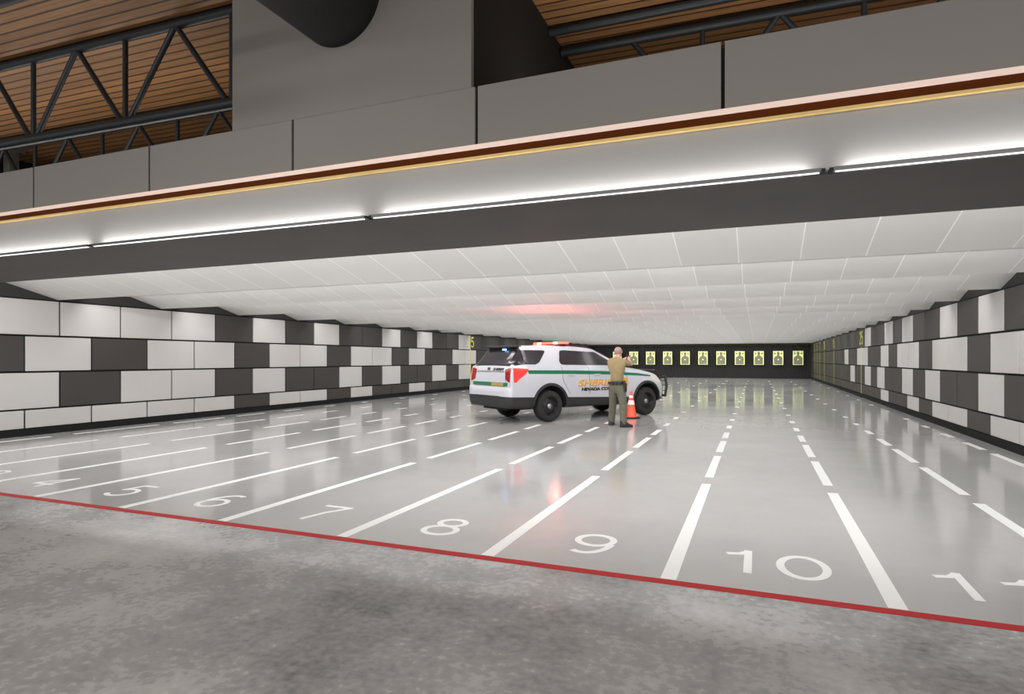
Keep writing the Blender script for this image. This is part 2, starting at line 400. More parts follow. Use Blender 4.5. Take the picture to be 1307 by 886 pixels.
# ------------------------------------------------------------------ soffit beam, fascia, trims, cladding
x0, x1 = -19.0, 11.0
bm = bmesh.new(); box(bm, (x0, YF + .03, 2.735), (x1, 5.86, 3.20)); struct(obj('trim_1', bm, M['soffit']))['label'] = 'dark grey soffit beam'
bm = bmesh.new()
strip_prism(bm, [(YF - .02, 2.75), (YF - .02, 3.105), (YF + .10, 3.105), (YF + .10, 2.75)], x0, x1)
wf = struct(obj('wall_front', bm, M['fascia'])); 
# trims sit proud of the fascia: pale edge, burnt orange recess, yellow lip
def trim(n, m, poly, lab):
    bm = bmesh.new(); strip_prism(bm, poly, x0, x1); o = struct(obj('trim_%d' % n, bm, m)); return o
yt = YF - .05
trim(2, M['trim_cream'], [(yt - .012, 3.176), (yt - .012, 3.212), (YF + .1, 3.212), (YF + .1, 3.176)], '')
trim(3, M['trim_wood'], [(yt, 3.122), (yt, 3.176), (YF + .1, 3.176), (YF + .1, 3.122)], '')
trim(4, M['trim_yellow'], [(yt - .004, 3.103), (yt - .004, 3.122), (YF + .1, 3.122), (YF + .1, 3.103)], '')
bm = bmesh.new(); box(bm, (x0, YF + .03, 3.212), (x1, YF + .10, 3.66)); cb = obj('cladding_rail', bm, M['gap'], wf)
joints = [-7.48 - 1.815*i for i in range(6, 0, -1)] + [-7.48, -5.66, -3.85, -2.04, -.21, 1.61, 3.42, 5.24, 7.05, 8.87, 10.68]
for a, b_ in zip(joints[:-1], joints[1:]):
    bm = bmesh.new(); box(bm, (a + .012, YF, 3.214), (b_ - .012, YF + .03, 3.690), bevel=.003); obj('cladding_panel', bm, M['cladding'], wf)

# LED cove light in segments with a gap at every bracket
gaps = [-16.7, -13.25, -9.84, -6.42, -2.99, .41, 3.85, 7.3, 10.7]
seg_lab = {2: 'bright LED cove strip below the pale fascia, short length at the left edge', 3: 'bright LED cove strip below the pale fascia, second length from the left', 4: 'bright LED cove strip below the pale fascia, long middle length above the parked car', 5: 'bright LED cove strip below the pale fascia, last length at the right edge'}
for i, (a, b_) in enumerate(zip(gaps[:-1], gaps[1:])):
    if i not in seg_lab: continue
    t = empty('cove_light', ((a + b_)/2, 4.275, 2.722)); hw = (b_ - a)/2 - .035
    bm = bmesh.new(); strip_prism(bm, [(-.016, 0), (-.016, .022), (-.012, .022), (-.012, .005), (.036, .005), (.036, 0)], -hw, hw); obj('aluminium_channel', bm, M['alu'], t)
    bm = bmesh.new(); strip_prism(bm, [(-.010, .006), (-.010, .018), (.034, .018), (.034, .006)], -hw + .07, hw - .07); obj('led_diffuser', bm, M['led'], t)
    bm = bmesh.new(); strip_prism(bm, [(.0, -.006), (.0, -.001), (.012, -.001), (.012, -.006)], -hw + .01, hw - .01); obj('lower_diffuser', bm, M['led_lo'], t)
    for s in (-1, 1):
        bm = bmesh.new(); box(bm, (s*(hw + .012) - .012, -.018, .0), (s*(hw + .012) + .012, .07, .018)); obj('bracket', bm, M['duct'], t)
    tag(t, seg_lab[i], 'light', 'LED cove lights below the fascia')

# ------------------------------------------------------------------ hall roof: timber deck, shaft, duct, trusses
ZD = 5.15
bm = bmesh.new(); box(bm, (-22, -7, ZD), (12, 12.2, ZD + .12)); struct(obj('ceiling_hall', bm, M['deck']))
bm = bmesh.new(); box(bm, (-22, 12.0, 3.42), (12, 12.2, ZD)); struct(obj('wall_hall_back', bm, M['wall_dark']))
bm = bmesh.new(); box(bm, (-12.6, 4.6, 3.43), (-12.4, 12.0, ZD)); struct(obj('wall_hall_left', bm, M['gap']))
bm = bmesh.new(); box(bm, (11.8, 4.6, 3.43), (12, 12.0, ZD)); struct(obj('wall_hall_right', bm, M['wall_dark']))
SX0, SX1 = -4.566, -2.087
bm = bmesh.new()
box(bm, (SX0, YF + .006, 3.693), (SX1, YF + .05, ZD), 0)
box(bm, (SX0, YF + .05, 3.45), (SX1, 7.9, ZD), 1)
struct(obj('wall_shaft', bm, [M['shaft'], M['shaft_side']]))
bm = bmesh.new()
lathe(bm, [(.405, -5.5), (.42, -5.5), (.42, -2.2), (.432, -2.19), (.432, -2.14), (.42, -2.13), (.42, 1.1), (.432, 1.11), (.432, 1.16), (.42, 1.17), (.42, YF + .01), (.0, YF + .01)], 48, axis='Y', mtx=Matrix.Translation((-3.35, 0, 4.67)))
dct = obj('air_duct', bm, M['duct'], smooth=True); tag(dct, 'round matt black air duct running into the grey shaft under the roof', 'duct')
for y in (-1.5, 2.2):
    bm = bmesh.new(); tube(bm, (-3.35, y, 5.09), (-3.35, y, ZD), .012); obj('hanger_rod', bm, M['steel'], dct)
# trusses
def truss(label, p0, p1, ztop, zbot, top_nodes, bot_nodes, rt=.05, rb=.055, top=True, posts=None):
    """p0,p1: (x,y) ends; nodes given by x"""
    def at(x, z):
        t = (x - p0[0])/(p1[0] - p0[0]); return Vector((x, p0[1] + (p1[1]-p0[1])*t, z))
    t = empty('roof_truss', at(p0[0], zbot)); org = t.location.copy()
    def part(name, fn):
        bm = bmesh.new(); fn(bm); bmesh.ops.translate(bm, verts=bm.verts, vec=-org); return obj(name, bm, M['steel'], t, smooth=True, angle=50)
    if top: part('top_chord', lambda bm: tube(bm, at(p0[0], ztop), at(p1[0], ztop), rt, 14))
    part('bottom_chord', lambda bm: tube(bm, at(p0[0], zbot), at(p1[0], zbot), rb, 14))
    for bx in bot_nodes:
        if posts is None or bx in posts: part('post', lambda bm: tube(bm, at(bx, zbot), at(bx, ztop), .028, 10))
        for nx in top_nodes:
            if abs(nx - bx) < 1.0: part('diagonal', lambda bm: tube(bm, at(bx + .04*(1 if nx > bx else -1), zbot), at(nx, ztop), .030, 10))
    tag(t, label, 'truss', 'steel roof trusses under the timber deck'); return t
def nodes(a, step, lo, hi):
    r = []; x = a
    while x > lo: x -= step
    while x < hi:
        if x > lo: r.append(round(x, 3))
        x += step
    return r
truss('black tubular steel roof truss at upper left, ending against the grey shaft', (-12.3, 4.46), (-4.60, 4.74), 5.095, 4.155, nodes(-5.72, 1.49, -12.2, -4.7), nodes(-4.96, 1.49, -12.2, -4.7))
bm = bmesh.new(); tube(bm, (-2.08, 6.31, 5.085), (11.7, 6.5, 5.085), .045, 14)
tag(obj('roof_beam', bm, M['steel'], smooth=True, angle=50), 'straight blue-black steel tube under the timber deck, right of the dark shaft side', 'beam')
truss('farther black steel truss left of the grey shaft, seen below the nearer truss', (-12.3, 6.05), (-4.60, 6.30), 4.93, 4.0, nodes(-6.78, 1.475, -12.2, -4.7), nodes(-6.04, 1.475, -12.2, -4.7), rt=.045)
truss('farther black steel truss right of the shaft, just above the fascia panels', (-2.07, 6.72), (11.7, 7.0), 5.06, 4.1, nodes(-1.28, 1.50, -2, 11.5), nodes(-.53, 1.50, -2, 11.5), rt=.05)
truss('black steel bottom chord of the roof truss in the top left corner', (-12.3, 2.5), (-4.0, 2.76), 5.09, 4.155, nodes(-5.1, 1.49, -12.2, -4.2), nodes(-4.4, 1.49, -12.2, -4.2), rb=.06)
bm = bmesh.new(); box(bm, (-11.92, 6.46, 3.43), (-11.76, 6.62, 5.10), 0, bevel=.01); box(bm, (-11.99, 6.40, 5.09), (-11.69, 6.68, ZD), 0)
tag(obj('steel_column', bm, M['cable_grey']), 'grey steel column by the dark wall at the left end of the roof space', 'column')

# ------------------------------------------------------------------ police car
CAR = empty('police_suv', (0, 0, 0))
hd = math.radians(34)
P0 = Vector((-4.695, 14.348, 0)); near = Vector((math.cos(hd), -math.sin(hd), 0))
CAR.location = P0 - near*1.0; CAR.rotation_euler = (0, 0, PI/2 - hd)
tag(CAR, 'white and green police SUV with a lit red roof light bar, parked across the lanes', 'car')
WB = 3.38; RW = .39
paint = mat('white_car_paint', (.47, .475, .52), .28, coat=.6)
clad = mat('black_car_cladding', (.018, .018, .019), .55)
glass = mat('dark_tinted_car_glass', (.012, .010, .016), .2, spec=.8)
green = mat('green_livery_stripe', (.008, .13, .065), .35)
gold = mat('gold_livery_lettering', (.62, .33, .03), .4)
blackp = mat('black_livery_lettering', (.012, .012, .014), .4)
tyre = mat('tyre_rubber', (.014, .013, .013), .8)
rimm = mat('black_steel_wheel', (.022, .02, .022), .4, metal=.3)
chrome = mat('dull_chrome', (.42, .42, .43), .3, metal=.9)
redl = mat('lit_red_lens', (.5, .03, .03), .25, emit=(1, .06, .04), es=.35)
redd = mat('dark_red_lens', (.25, .012, .015), .2)
barr = mat('lit_red_beacon', (.9, .1, .05), .3, emit=(1, .12, .07), es=2.2)
barw = mat('lit_white_beacon', (.9, .8, .7), .3, emit=(1, .62, .52), es=2.5)
bluel = mat('lit_blue_lamp', (.1, .2, .9), .3, emit=(.18, .35, 1), es=7)
headl = mat('clear_headlamp_lens', (.62, .60, .52), .1, coat=.5)

def section(zb, wm, ws, zs, g, zr, wr, crown):
    low = [(0, zb), (wm*.55, zb), (wm - .10, zb), (wm - .03, zb + .06), (wm, min(.62, zb + (zs - zb)*.45)), (wm, min(.86, zb + (zs - zb)*.72)), (ws + (wm - ws)*.55, zs - (zs - zb)*.09), (ws, zs)]
    fr = [.975, .86, .72, .50, .26, 0]
    hood = [(ws*f, zs + crown*(1 - f*f)) for f in fr]
    gh = [(ws - .012, zs + .03), ((ws - .012)*.48 + wr*.52 + .018, zs + (zr - .10 - zs)*.52), (wr, zr - .10), (wr - .075, zr - .035), (wr*.5, zr - .006), (0, zr)]
    up = [((h[0]*(1-g) + k[0]*g), (h[1]*(1-g) + k[1]*g)) for h, k in zip(hood, gh)]
    return low + up
ST = [ # x, zb, wm, ws, zs, g, zr, wr, crown
 (-1.235, .52, .76, .72, .76, 0, 1.89, .72, .0), (-1.225, .44, .88, .85, .82, 0, 1.89, .72, .0), (-1.19, .40, .95, .93, .86, 0, 1.89, .72, .005),
 (-1.165, .38, .97, .94, .88, 0, 1.89, .72, .005), (-1.15, .37, .98, .93, 1.10, 0, 1.89, .72, .008), (-1.13, .37, .985, .925, 1.26, 0, 1.89, .72, .01), (-1.10, .37, .99, .92, 1.37, 0, 1.89, .72, .02),
 (-1.02, .37, .995, .92, 1.385, .22, 1.89, .72, .02), (-.90, .36, 1.0, .925, 1.39, .58, 1.89, .72, .02), (-.80, .36, 1.0, .925, 1.39, .88, 1.89, .725, .02), (-.74, .36, 1.0, .93, 1.39, .985, 1.89, .73, .02), (-.66, .36, 1.0, .93, 1.39, 1, 1.893, .735, .02),
 (-.3, .35, 1.0, .935, 1.39, 1, 1.905, .745, .02), (.3, .34, 1.0, .94, 1.385, 1, 1.91, .75, .02), (.9, .34, 1.0, .94, 1.375, 1, 1.905, .75, .02), (1.35, .34, 1.0, .94, 1.36, 1, 1.885, .745, .02),
 (1.62, .34, 1.0, .94, 1.35, .985, 1.86, .735, .03), (1.78, .34, 1.0, .94, 1.34, .92, 1.84, .72, .04), (2.1, .34, 1.0, .94, 1.315, .68, 1.84, .70, .06), (2.45, .34, 1.0, .94, 1.29, .36, 1.84, .69, .085), (2.72, .34, 1.0, .935, 1.265, .08, 1.84, .69, .10), (2.80, .34, 1.0, .935, 1.26, 0, 1.84, .69, .105),
 (3.1, .35, 1.0, .93, 1.24, 0, 1.8, .69, .105), (3.45, .36, 1.0, .915, 1.20, 0, 1.8, .69, .10), (3.72, .37, .985, .885, 1.145, 0, 1.8, .69, .09), (3.90, .38, .96, .85, 1.08, 0, 1.8, .69, .075),
 (4.02, .39, .93, .81, 1.00, 0, 1.8, .69, .055), (4.10, .40, .88, .76, .91, 0, 1.8, .69, .035), (4.16, .42, .80, .68, .82, 0, 1.8, .69, .02), (4.195, .46, .70, .60, .75, 0, 1.8, .69, .01), (4.205, .50, .62, .52, .71, 0, 1.8, .69, .0)]
def refine(ST):
    out = []
    for i in range(len(ST) - 1):
        a, b_ = ST[i], ST[i+1]; p = ST[max(i-1, 0)]; q = ST[min(i+2, len(ST)-1)]
        n = max(1, int((b_[0] - a[0]) / .07))
        for k in range(n):
            t = k / n; x = a[0] + (b_[0] - a[0])*t; r = [x]
            for j in range(1, len(a)):
                ma = (b_[j] - p[j])/(b_[0] - p[0]) if b_[0] != p[0] else 0
                mb = (q[j] - a[j])/(q[0] - a[0]) if q[0] != a[0] else 0
                d = b_[0] - a[0]; s = (b_[j] - a[j])/d
                # monotone limiting
                if s == 0: ma = mb = 0
                else:
                    ma = 0 if ma*s < 0 else math.copysign(min(abs(ma), 3*abs(s)), s)
                    mb = 0 if mb*s < 0 else math.copysign(min(abs(mb), 3*abs(s)), s)
                h00 = 2*t**3 - 3*t*t + 1; h10 = t**3 - 2*t*t + t; h01 = -2*t**3 + 3*t*t; h11 = t**3 - t*t
                r.append(h00*a[j] + h10*d*ma + h01*b_[j] + h11*d*mb)
            out.append(r)
    out.append(list(ST[-1])); return out
def body_bm():
    bm = bmesh.new(); rings = []
    for s in refine(ST):
        sec = section(*s[1:]); ring = [bm.verts.new((s[0], y, z)) for y, z in sec]
        ring += [bm.verts.new((s[0], -y, z)) for y, z in sec[-2:0:-1]]
        rings.append(ring)
    n = len(rings[0])
    for a, b_ in zip(rings[:-1], rings[1:]):
        for i in range(n): bm.faces.new((a[i], a[(i+1) % n], b_[(i+1) % n], b_[i]))
    bm.faces.new(rings[0]); bm.faces.new(rings[-1][::-1])
    bmesh.ops.recalc_face_normals(bm, faces=bm.faces)
    return bm
bm = body_bm()
BV = BVHTree.FromBMesh(bm)          # for laying windows, stripes and lettering on the bodywork
me = bpy.data.meshes.new('tmp_body'); bm.to_mesh(me); bm.free(); me.materials.append(paint); me.materials.append(clad)
tmp = bpy.data.objects.new('tmp_body', me); C.objects.link(tmp)
bm = bmesh.new()
for wx in (0, WB):
    for s in (-1, 1):
        lathe(bm, [(.0001, s*.62), (.505, s*.62), (.505, s*1.3), (.0001, s*1.3)], 56, mi=1, axis='Y', mtx=Matrix.Translation((wx, 0, .40)))
bmesh.ops.remove_doubles(bm, verts=bm.verts, dist=.001); bmesh.ops.recalc_face_normals(bm, faces=bm.faces)
mc = bpy.data.meshes.new('tmp_cut'); bm.to_mesh(mc); bm.free(); mc.materials.append(paint); mc.materials.append(clad)
cut = bpy.data.objects.new('tmp_cut', mc); C.objects.link(cut)
md = tmp.modifiers.new('b', 'BOOLEAN'); md.object = cut; md.operation = 'DIFFERENCE'; md.solver = 'EXACT'
dg = bpy.context.evaluated_depsgraph_get(); dg.update()
mev = bpy.data.meshes.new_from_object(tmp.evaluated_get(dg))
bmA = bmesh.new(); bmA.from_mesh(mev); bmB = bmA.copy()
co, no = Vector((0, 0, .615)), Vector((.030, 0, 1)).normalized()
for bb, up in ((bmA, True), (bmB, False)):
    bmesh.ops.bisect_plane(bb, geom=list(bb.verts) + list(bb.edges) + list(bb.faces), plane_co=co, plane_no=no, clear_inner=up, clear_outer=not up)
def from_bm(name, bb, mats, parent, angle=32):
    m_ = bpy.data.meshes.new(name); bb.to_mesh(m_); bb.free()
    o = link(name, m_, parent, mats)
    for p in m_.polygons: p.use_smooth = True
    m_.set_sharp_from_angle(angle=math.radians(angle)); return o
for f_ in bmA.faces:
    c_ = f_.calc_center_median()
    if c_.x < -.73 and 1.415 < c_.z < 1.845: f_.material_index = 1     # black pillars round the tailgate glass
body = from_bm('body_shell', bmA, [paint, clad], CAR)
from_bm('lower_cladding', bmB, [clad, clad], CAR)
bpy.data.objects.remove(tmp); bpy.data.objects.remove(cut)

def hit(axis, a, b_, side=-1):
    """project a point onto the bodywork. axis 'Y': (x,z) seen from the side; 'X': (y,z) seen from the end; 'Z': (x,y) from above"""
    if axis == 'Y': o_, d = Vector((a, side*3, b_)), Vector((0, -side, 0))
    elif axis == 'X': o_, d = Vector((side*8, a, b_)), Vector((-side, 0, 0))
    else: o_, d = Vector((a, b_, 4)), Vector((0, 0, -1))
    h, nrm, idx, dist = BV.ray_cast(o_, d)
    if h is None: return o_ + d*2, -d
    if nrm.dot(d) > 0: nrm = -nrm
    return h, nrm
def patch(name, axis, lo, hi, m, parent=CAR, side=-1, off=.006, nu=24, nv=10, thick=.012):
    """lo,hi: polylines [(a,b)...] with the same parametrisation, ruled between"""
    def at(pl, t):
        L_ = [0]
        for p, q in zip(pl[:-1], pl[1:]): L_.append(L_[-1] + math.hypot(q[0]-p[0], q[1]-p[1]))
        s = t*L_[-1]
        for i in range(len(pl)-1):
            if s <= L_[i+1] + 1e-9:
                k = (s - L_[i])/max(1e-9, L_[i+1]-L_[i]); return (pl[i][0]+(pl[i+1][0]-pl[i][0])*k, pl[i][1]+(pl[i+1][1]-pl[i][1])*k)
        return pl[-1]
    bm = bmesh.new(); T, B = [], []
    for i in range(nu+1):
        A_ = at(lo, i/nu); Z_ = at(hi, i/nu); r1, r2 = [], []
        for j in range(nv+1):
            k = j/nv; h, nn = hit(axis, A_[0]+(Z_[0]-A_[0])*k, A_[1]+(Z_[1]-A_[1])*k, side)
            r1.append(bm.verts.new(h + nn*off)); r2.append(bm.verts.new(h - nn*thick))
        T.append(r1); B.append(r2)
    for i in range(nu):
        for j in range(nv):
            bm.faces.new((T[i][j], T[i+1][j], T[i+1][j+1], T[i][j+1])); bm.faces.new((B[i][j], B[i][j+1], B[i+1][j+1], B[i+1][j]))
    for i in range(nu):
        for R1, R2, j in ((T, B, 0), (T, B, nv)): bm.faces.new((R1[i][j], R2[i][j], R2[i+1][j], R1[i+1][j]))
    for j in range(nv):
        for i in (0, nu): bm.faces.new((T[i][j], T[i][j+1], B[i][j+1], B[i][j]))
    return obj(name, bm, m, parent, smooth=True)
def seam(pts, side, w=.008, axis='Y', m=None, name='door_seam'):
    bm = bmesh.new(); n = 12; P = []
    for p, q in zip(pts[:-1], pts[1:]):
        for i in range(n): P.append((p[0]+(q[0]-p[0])*i/n, p[1]+(q[1]-p[1])*i/n))
    P.append(pts[-1]); rows = []
    for i, p in enumerate(P):
        a = Vector(P[max(i-1, 0)]); b_ = Vector(P[min(i+1, len(P)-1)]); t = (b_-a).normalized(); nn = Vector((-t.y, t.x))*w/2
        r = []
        for s, o_ in ((1, .003), (-1, .003), (-1, -.004), (1, -.004)):
            h, hn = hit(axis, p[0]+nn.x*s, p[1]+nn.y*s, side); r.append(bm.verts.new(h + hn*o_))
        rows.append(r)
    for a, b_ in zip(rows[:-1], rows[1:]):
        for k in range(4): bm.faces.new((a[k], a[(k+1) % 4], b_[(k+1) % 4], b_[k]))
    bm.faces.new(rows[0]); bm.faces.new(rows[-1][::-1])
    return obj(name, bm, m or blackp, CAR)
for s in (-1, 1):
    # side glass
    patch('quarter_window', 'Y', [(-.98, 1.44), (-.95, 1.425), (-.42, 1.42), (-.30, 1.47)], [(-.835, 1.72), (-.78, 1.765), (-.08, 1.765), (-.05, 1.735)], glass, side=s, off=.013, nu=64, nv=26)
    patch('door_window', 'Y', [(.33, 1.50), (.36, 1.425), (.45, 1.41), (2.15, 1.385), (2.32, 1.40)], [(.40, 1.70), (.44, 1.765), (.55, 1.775), (1.60, 1.735), (1.70, 1.70)], glass, side=s, nu=64, nv=16, off=.010)
    seam([(1.28, 1.40), (1.24, 1.76)], s, .05, m=clad, name='window_pillar')
    # livery stripe
    patch('livery_stripe', 'Y', [(-.66, 1.195), (.6, 1.178), (1.8, 1.15), (3.0, 1.105), (3.68, 1.062)], [(-.70, 1.285), (.6, 1.268), (1.8, 1.24), (3.0, 1.17), (3.60, 1.10)], green, side=s, nu=60, nv=3, off=.004)
    # seams
    seam([(.36, 1.36), (.40, 1.0), (.62, .66)], s); seam([(1.25, 1.36), (1.27, .66)], s); seam([(2.55, 1.26), (2.62, 1.0), (2.55, .60)], s)
    for hx in (.55, 1.42):
        patch('door_handle', 'Y', [(hx, 1.135), (hx + .2, 1.13)], [(hx, 1.17), (hx + .2, 1.165)], paint, side=s, off=.035, nu=6, nv=2)
    # lamps
    patch('tail_light', 'Y', [(-1.10, 1.00), (-1.04, .99), (-.96, 1.06), (-.74, 1.20)], [(-1.10, 1.33), (-1.0, 1.335), (-.85, 1.33), (-.66, 1.31)], redl, side=s, off=.010, nu=14)
    patch('tail_light_wrap', 'X', [(s*-.70, 1.06), (s*-.84, 1.00), (s*-.90, 1.0)], [(s*-.66, 1.30), (s*-.82, 1.33), (s*-.89, 1.33)], redd, side=-1, off=.008, nu=8)
    patch('headlight', 'Y', [(3.58, .98), (3.80, .90), (3.98, .86)], [(3.52, 1.13), (3.72, 1.09), (3.90, 1.02)], headl, side=s, off=.007, nu=10, nv=6)
    # arch lips
    for wx in (0, WB):
        bm = bmesh.new(); rows = []
        for i in range(37):
            a = math.radians(3 + 174*i/36); r = []
            for rad, of in ((.500, .02), (.565, .012), (.565, -.03), (.500, -.05)):
                h, hn = hit('Y', wx + rad*math.cos(a), .40 + rad*math.sin(a), s)
                if wx and abs(h.y) < .7: h.y = s*.8
                r.append(bm.verts.new(Vector((h.x, h.y + s*of, h.z))))
            rows.append(r)
        for a, b_ in zip(rows[:-1], rows[1:]):
            for k in range(4): bm.faces.new((a[k], a[(k+1) % 4], b_[(k+1) % 4], b_[k]))
        bm.faces.new(rows[0]); bm.faces.new(rows[-1][::-1])
        obj('wheel_arch_trim', bm, clad, CAR, smooth=True)
    # door mirror
    bm = bmesh.new(); box(bm, (2.02, s*.97, 1.36), (2.16, s*1.20, 1.54), bevel=.03); box(bm, (2.06, s*.90, 1.37), (2.13, s*1.0, 1.42)); obj('door_mirror', bm, blackp, CAR, smooth=True)
# rear glass, windscreen, spoiler, tailgate details
patch('rear_window', 'X', [(-.83, 1.42), (.83, 1.42)], [(-.66, 1.80), (.66, 1.80)], glass, side=-1, nu=64, nv=30, off=.014)
patch('windscreen', 'Z', [(1.76, -.66), (2.68, -.66)], [(1.76, .66), (2.68, .66)], glass, nu=30, nv=24, off=.009)
bm = bmesh.new(); box(bm, (-.93, -.66, 1.835), (-.66, .66, 1.885), bevel=.02); sp = obj('rear_spoiler', bm, blackp, CAR, smooth=True)
bm = bmesh.new(); box(bm, (-.915, -.34, 1.77), (-.88, -.20, 1.805), bevel=.005); obj('blue_warning_lamp', bm, bluel, CAR)['label'] = 'lit blue warning lamp'
patch('tailgate_stripe', 'X', [(-.80, .90), (.80, .90)], [(-.80, .985), (.80, .985)], green, side=-1, nu=16, nv=2, off=.006)
patch('number_plate', 'X', [(-.62, .905), (-.10, .905)], [(-.62, .98), (-.10, .98)], mat('dull_gold_plate_strip', (.33, .24, .05), .5), side=-1, nu=6, nv=2, off=.012)
patch('tailgate_trim', 'X', [(-.62, 1.235), (.62, 1.235)], [(-.62, 1.26), (.62, 1.26)], chrome, side=-1, nu=10, nv=1, off=.012)
seam([(-.80, 1.36), (-.70, .89), (.70, .89), (.80, 1.36)], -1, axis='X', name='tailgate_seam')
bm = bmesh.new(); box(bm, (-1.245, -.58, .615), (-1.19, .58, .66), bevel=.01); obj('bumper_step', bm, clad, CAR)
# grille, number bar, push bar
patch('grille', 'X', [(-.48, .56), (.48, .56)], [(-.52, .80), (.52, .80)], blackp, side=1, nu=8, nv=4, off=.004)
bm = bmesh.new()
for y in (-.48, .48):
    box(bm, (4.18, y - .03, .46), (4.36, y + .03, .54))
    tube(bm, (4.34, y, .42), (4.40, y, .70), .036, 10); tube(bm, (4.40, y, .70), (4.38, y, 1.08), .036, 10); tube(bm, (4.38, y, 1.08), (4.27, y*.95, 1.22), .036, 10)
tube(bm, (4.27, -.47, 1.22), (4.27, .47, 1.22), .034, 10)
for z in (.52, .70, .90): tube(bm, (4.39, -.48, z), (4.39, .48, z), .026, 10)
box(bm, (4.375, -.46, .55), (4.385, .46, .98))
for s in (-1, 1):
    for (xa, za, xb, zb_) in ((4.39, 1.0, 4.27, 1.06), (4.39, .52, 4.27, .50)): tube(bm, (xa, s*.48, za), (xb, s*.84, zb_), .034, 10)
    tube(bm, (4.27, s*.84, .50), (4.31, s*.86, .78), .036, 10); tube(bm, (4.31, s*.86, .78), (4.27, s*.84, 1.06), .036, 10)
    for z in (.65, .80, .93): tube(bm, (4.39, s*.48, z), (4.30, s*.85, z), .014, 8)
obj('push_bar', bm, blackp, CAR, smooth=True, angle=50)
# light bar
bm = bmesh.new(); box(bm, (.62, -.62, 1.925), (.90, .62, 1.945), bevel=.006)
for s in (-1, 1): box(bm, (.70, s*.5 - .04, 1.87), (.82, s*.5 + .04, 1.93))
lb = obj('light_bar', bm, blackp, CAR)
for i in range(7):
    bm = bmesh.new(); ya = -.61 + i*.1755; box(bm, (.63, ya, 1.946), (.89, ya + .165, 2.0), bevel=.014)
    obj('beacon_lens', bm, [barr, barw, barr, barr, barr, barw, barr][i], lb)
# wheels
def wheel(wx, s):
    w = empty('wheel', (0, 0, 0)); w.parent = CAR; w.location = (wx, s*.865, RW)
    bm = bmesh.new()
    lathe(bm, [(.235, s*.10), (.250, s*.128), (.30, s*.135), (.355, s*.125), (.384, s*.09), (.39, s*.04), (.39, -s*.05), (.384, -s*.10), (.35, -s*.13), (.26, -s*.13), (.235, -s*.11), (.235, s*.10)], 48, axis='Y')
    obj('tyre', bm, tyre, w, smooth=True)
    bm = bmesh.new()
    lathe(bm, [(.24, s*.10), (.228, s*.105), (.222, s*.07), (.205, s*.045), (.175, s*.055), (.12, s*.075), (.075, s*.06), (.06, s*.06)], 48, axis='Y')
    lathe(bm, [(.24, s*.10), (.24, -s*.10)], 48, axis='Y'); lathe(bm, [(.0001, -s*.0), (.22, -s*.0)], 48, axis='Y')
    rm = obj('wheel_rim', bm, rimm, w, smooth=True)
    bm = bmesh.new(); lathe(bm, [(.0001, s*.105), (.04, s*.102), (.062, s*.085), (.068, s*.055)], 24, axis='Y'); obj('hub_cap', bm, chrome, rm, smooth=True)
    bm = bmesh.new()
    for k in range(8):
        a = 2*PI*k/8; c = Vector((.182*math.cos(a), 0, .182*math.sin(a)))
        tube(bm, c + Vector((0, s*.048, 0)), c + Vector((0, s*.060, 0)), .022, 10)
    obj('vent_hole', bm, M['black'], rm)
for wx in (0, WB):
    for s in (-1, 1): wheel(wx, s)
bm = bmesh.new()
for wx in (0, WB): tube(bm, (wx, -.75, RW), (wx, .75, RW), .05, 10)
box(bm, (-1.0, -.55, .30), (3.9, .55, .42)); obj('underbody', bm, M['duct'], CAR)
# lettering laid on the doors
def lettering(name, txt, size, x, z, m, side=-1, shear=0.0, axis='Y', sx=1.0, bold=0.0):
    cu = bpy.data.curves.new('tmp_txt', 'FONT'); cu.body = txt; cu.size = size; cu.shear = shear; cu.offset = bold; cu.resolution_u = 4
    o = bpy.data.objects.new('tmp_txt', cu); C.objects.link(o); dg_ = bpy.context.evaluated_depsgraph_get(); dg_.update()
    m_ = bpy.data.meshes.new_from_object(o.evaluated_get(dg_)); bpy.data.objects.remove(o)
    bm = bmesh.new(); bm.from_mesh(m_)
    bmesh.ops.triangulate(bm, faces=bm.faces)
    bmesh.ops.subdivide_edges(bm, edges=[e for e in bm.edges if e.calc_length() > .06], cuts=1)
    bmesh.ops.triangulate(bm, faces=bm.faces)
    for v in bm.verts:
        if axis == 'Y':
            a = x + v.co.x*sx*(1 if side < 0 else -1); h, nn = hit('Y', a, z + v.co.y, side)
        else: h, nn = hit('X', x - v.co.x*sx, z + v.co.y, -1)
        v.co = h + nn*.007
    r = bmesh.ops.extrude_face_region(bm, geom=list(bm.faces))
    for v in [g for g in r['geom'] if isinstance(g, bmesh.types.BMVert)]:
        v.co += Vector((0, .010*(-side), 0)) if axis == 'Y' else Vector((.01, 0, 0))
    return obj(name, bm, m, CAR)
lettering('door_lettering', 'SHERIFF', .235, .86, .86, gold, -1, .20, sx=1.62, bold=.007)['label'] = 'gold SHERIFF lettering'
lettering('door_lettering', 'SHERIFF', .235, 2.34, .86, gold, 1, .20, sx=1.62, bold=.007)['label'] = 'gold SHERIFF lettering'
lettering('county_lettering', 'NEVADA COUNTY', .105, .98, .745, blackp, -1, .1, sx=1.5, bold=.006)['label'] = 'small black county lettering'
lettering('county_lettering', 'NEVADA COUNTY', .105, 2.15, .745, blackp, 1, .1, sx=1.5, bold=.006)['label'] = 'small black county lettering'
lettering('tailgate_lettering', 'SHERIFF', .085, -.12, 1.275, blackp, axis='X', sx=1.6, bold=.004)['label'] = 'small black lettering on the tailgate'
patch('tailgate_emblem', 'X', [(.03, 1.275), (.15, 1.275)], [(.03, 1.345), (.15, 1.345)], blackp, side=-1, nu=3, nv=3)
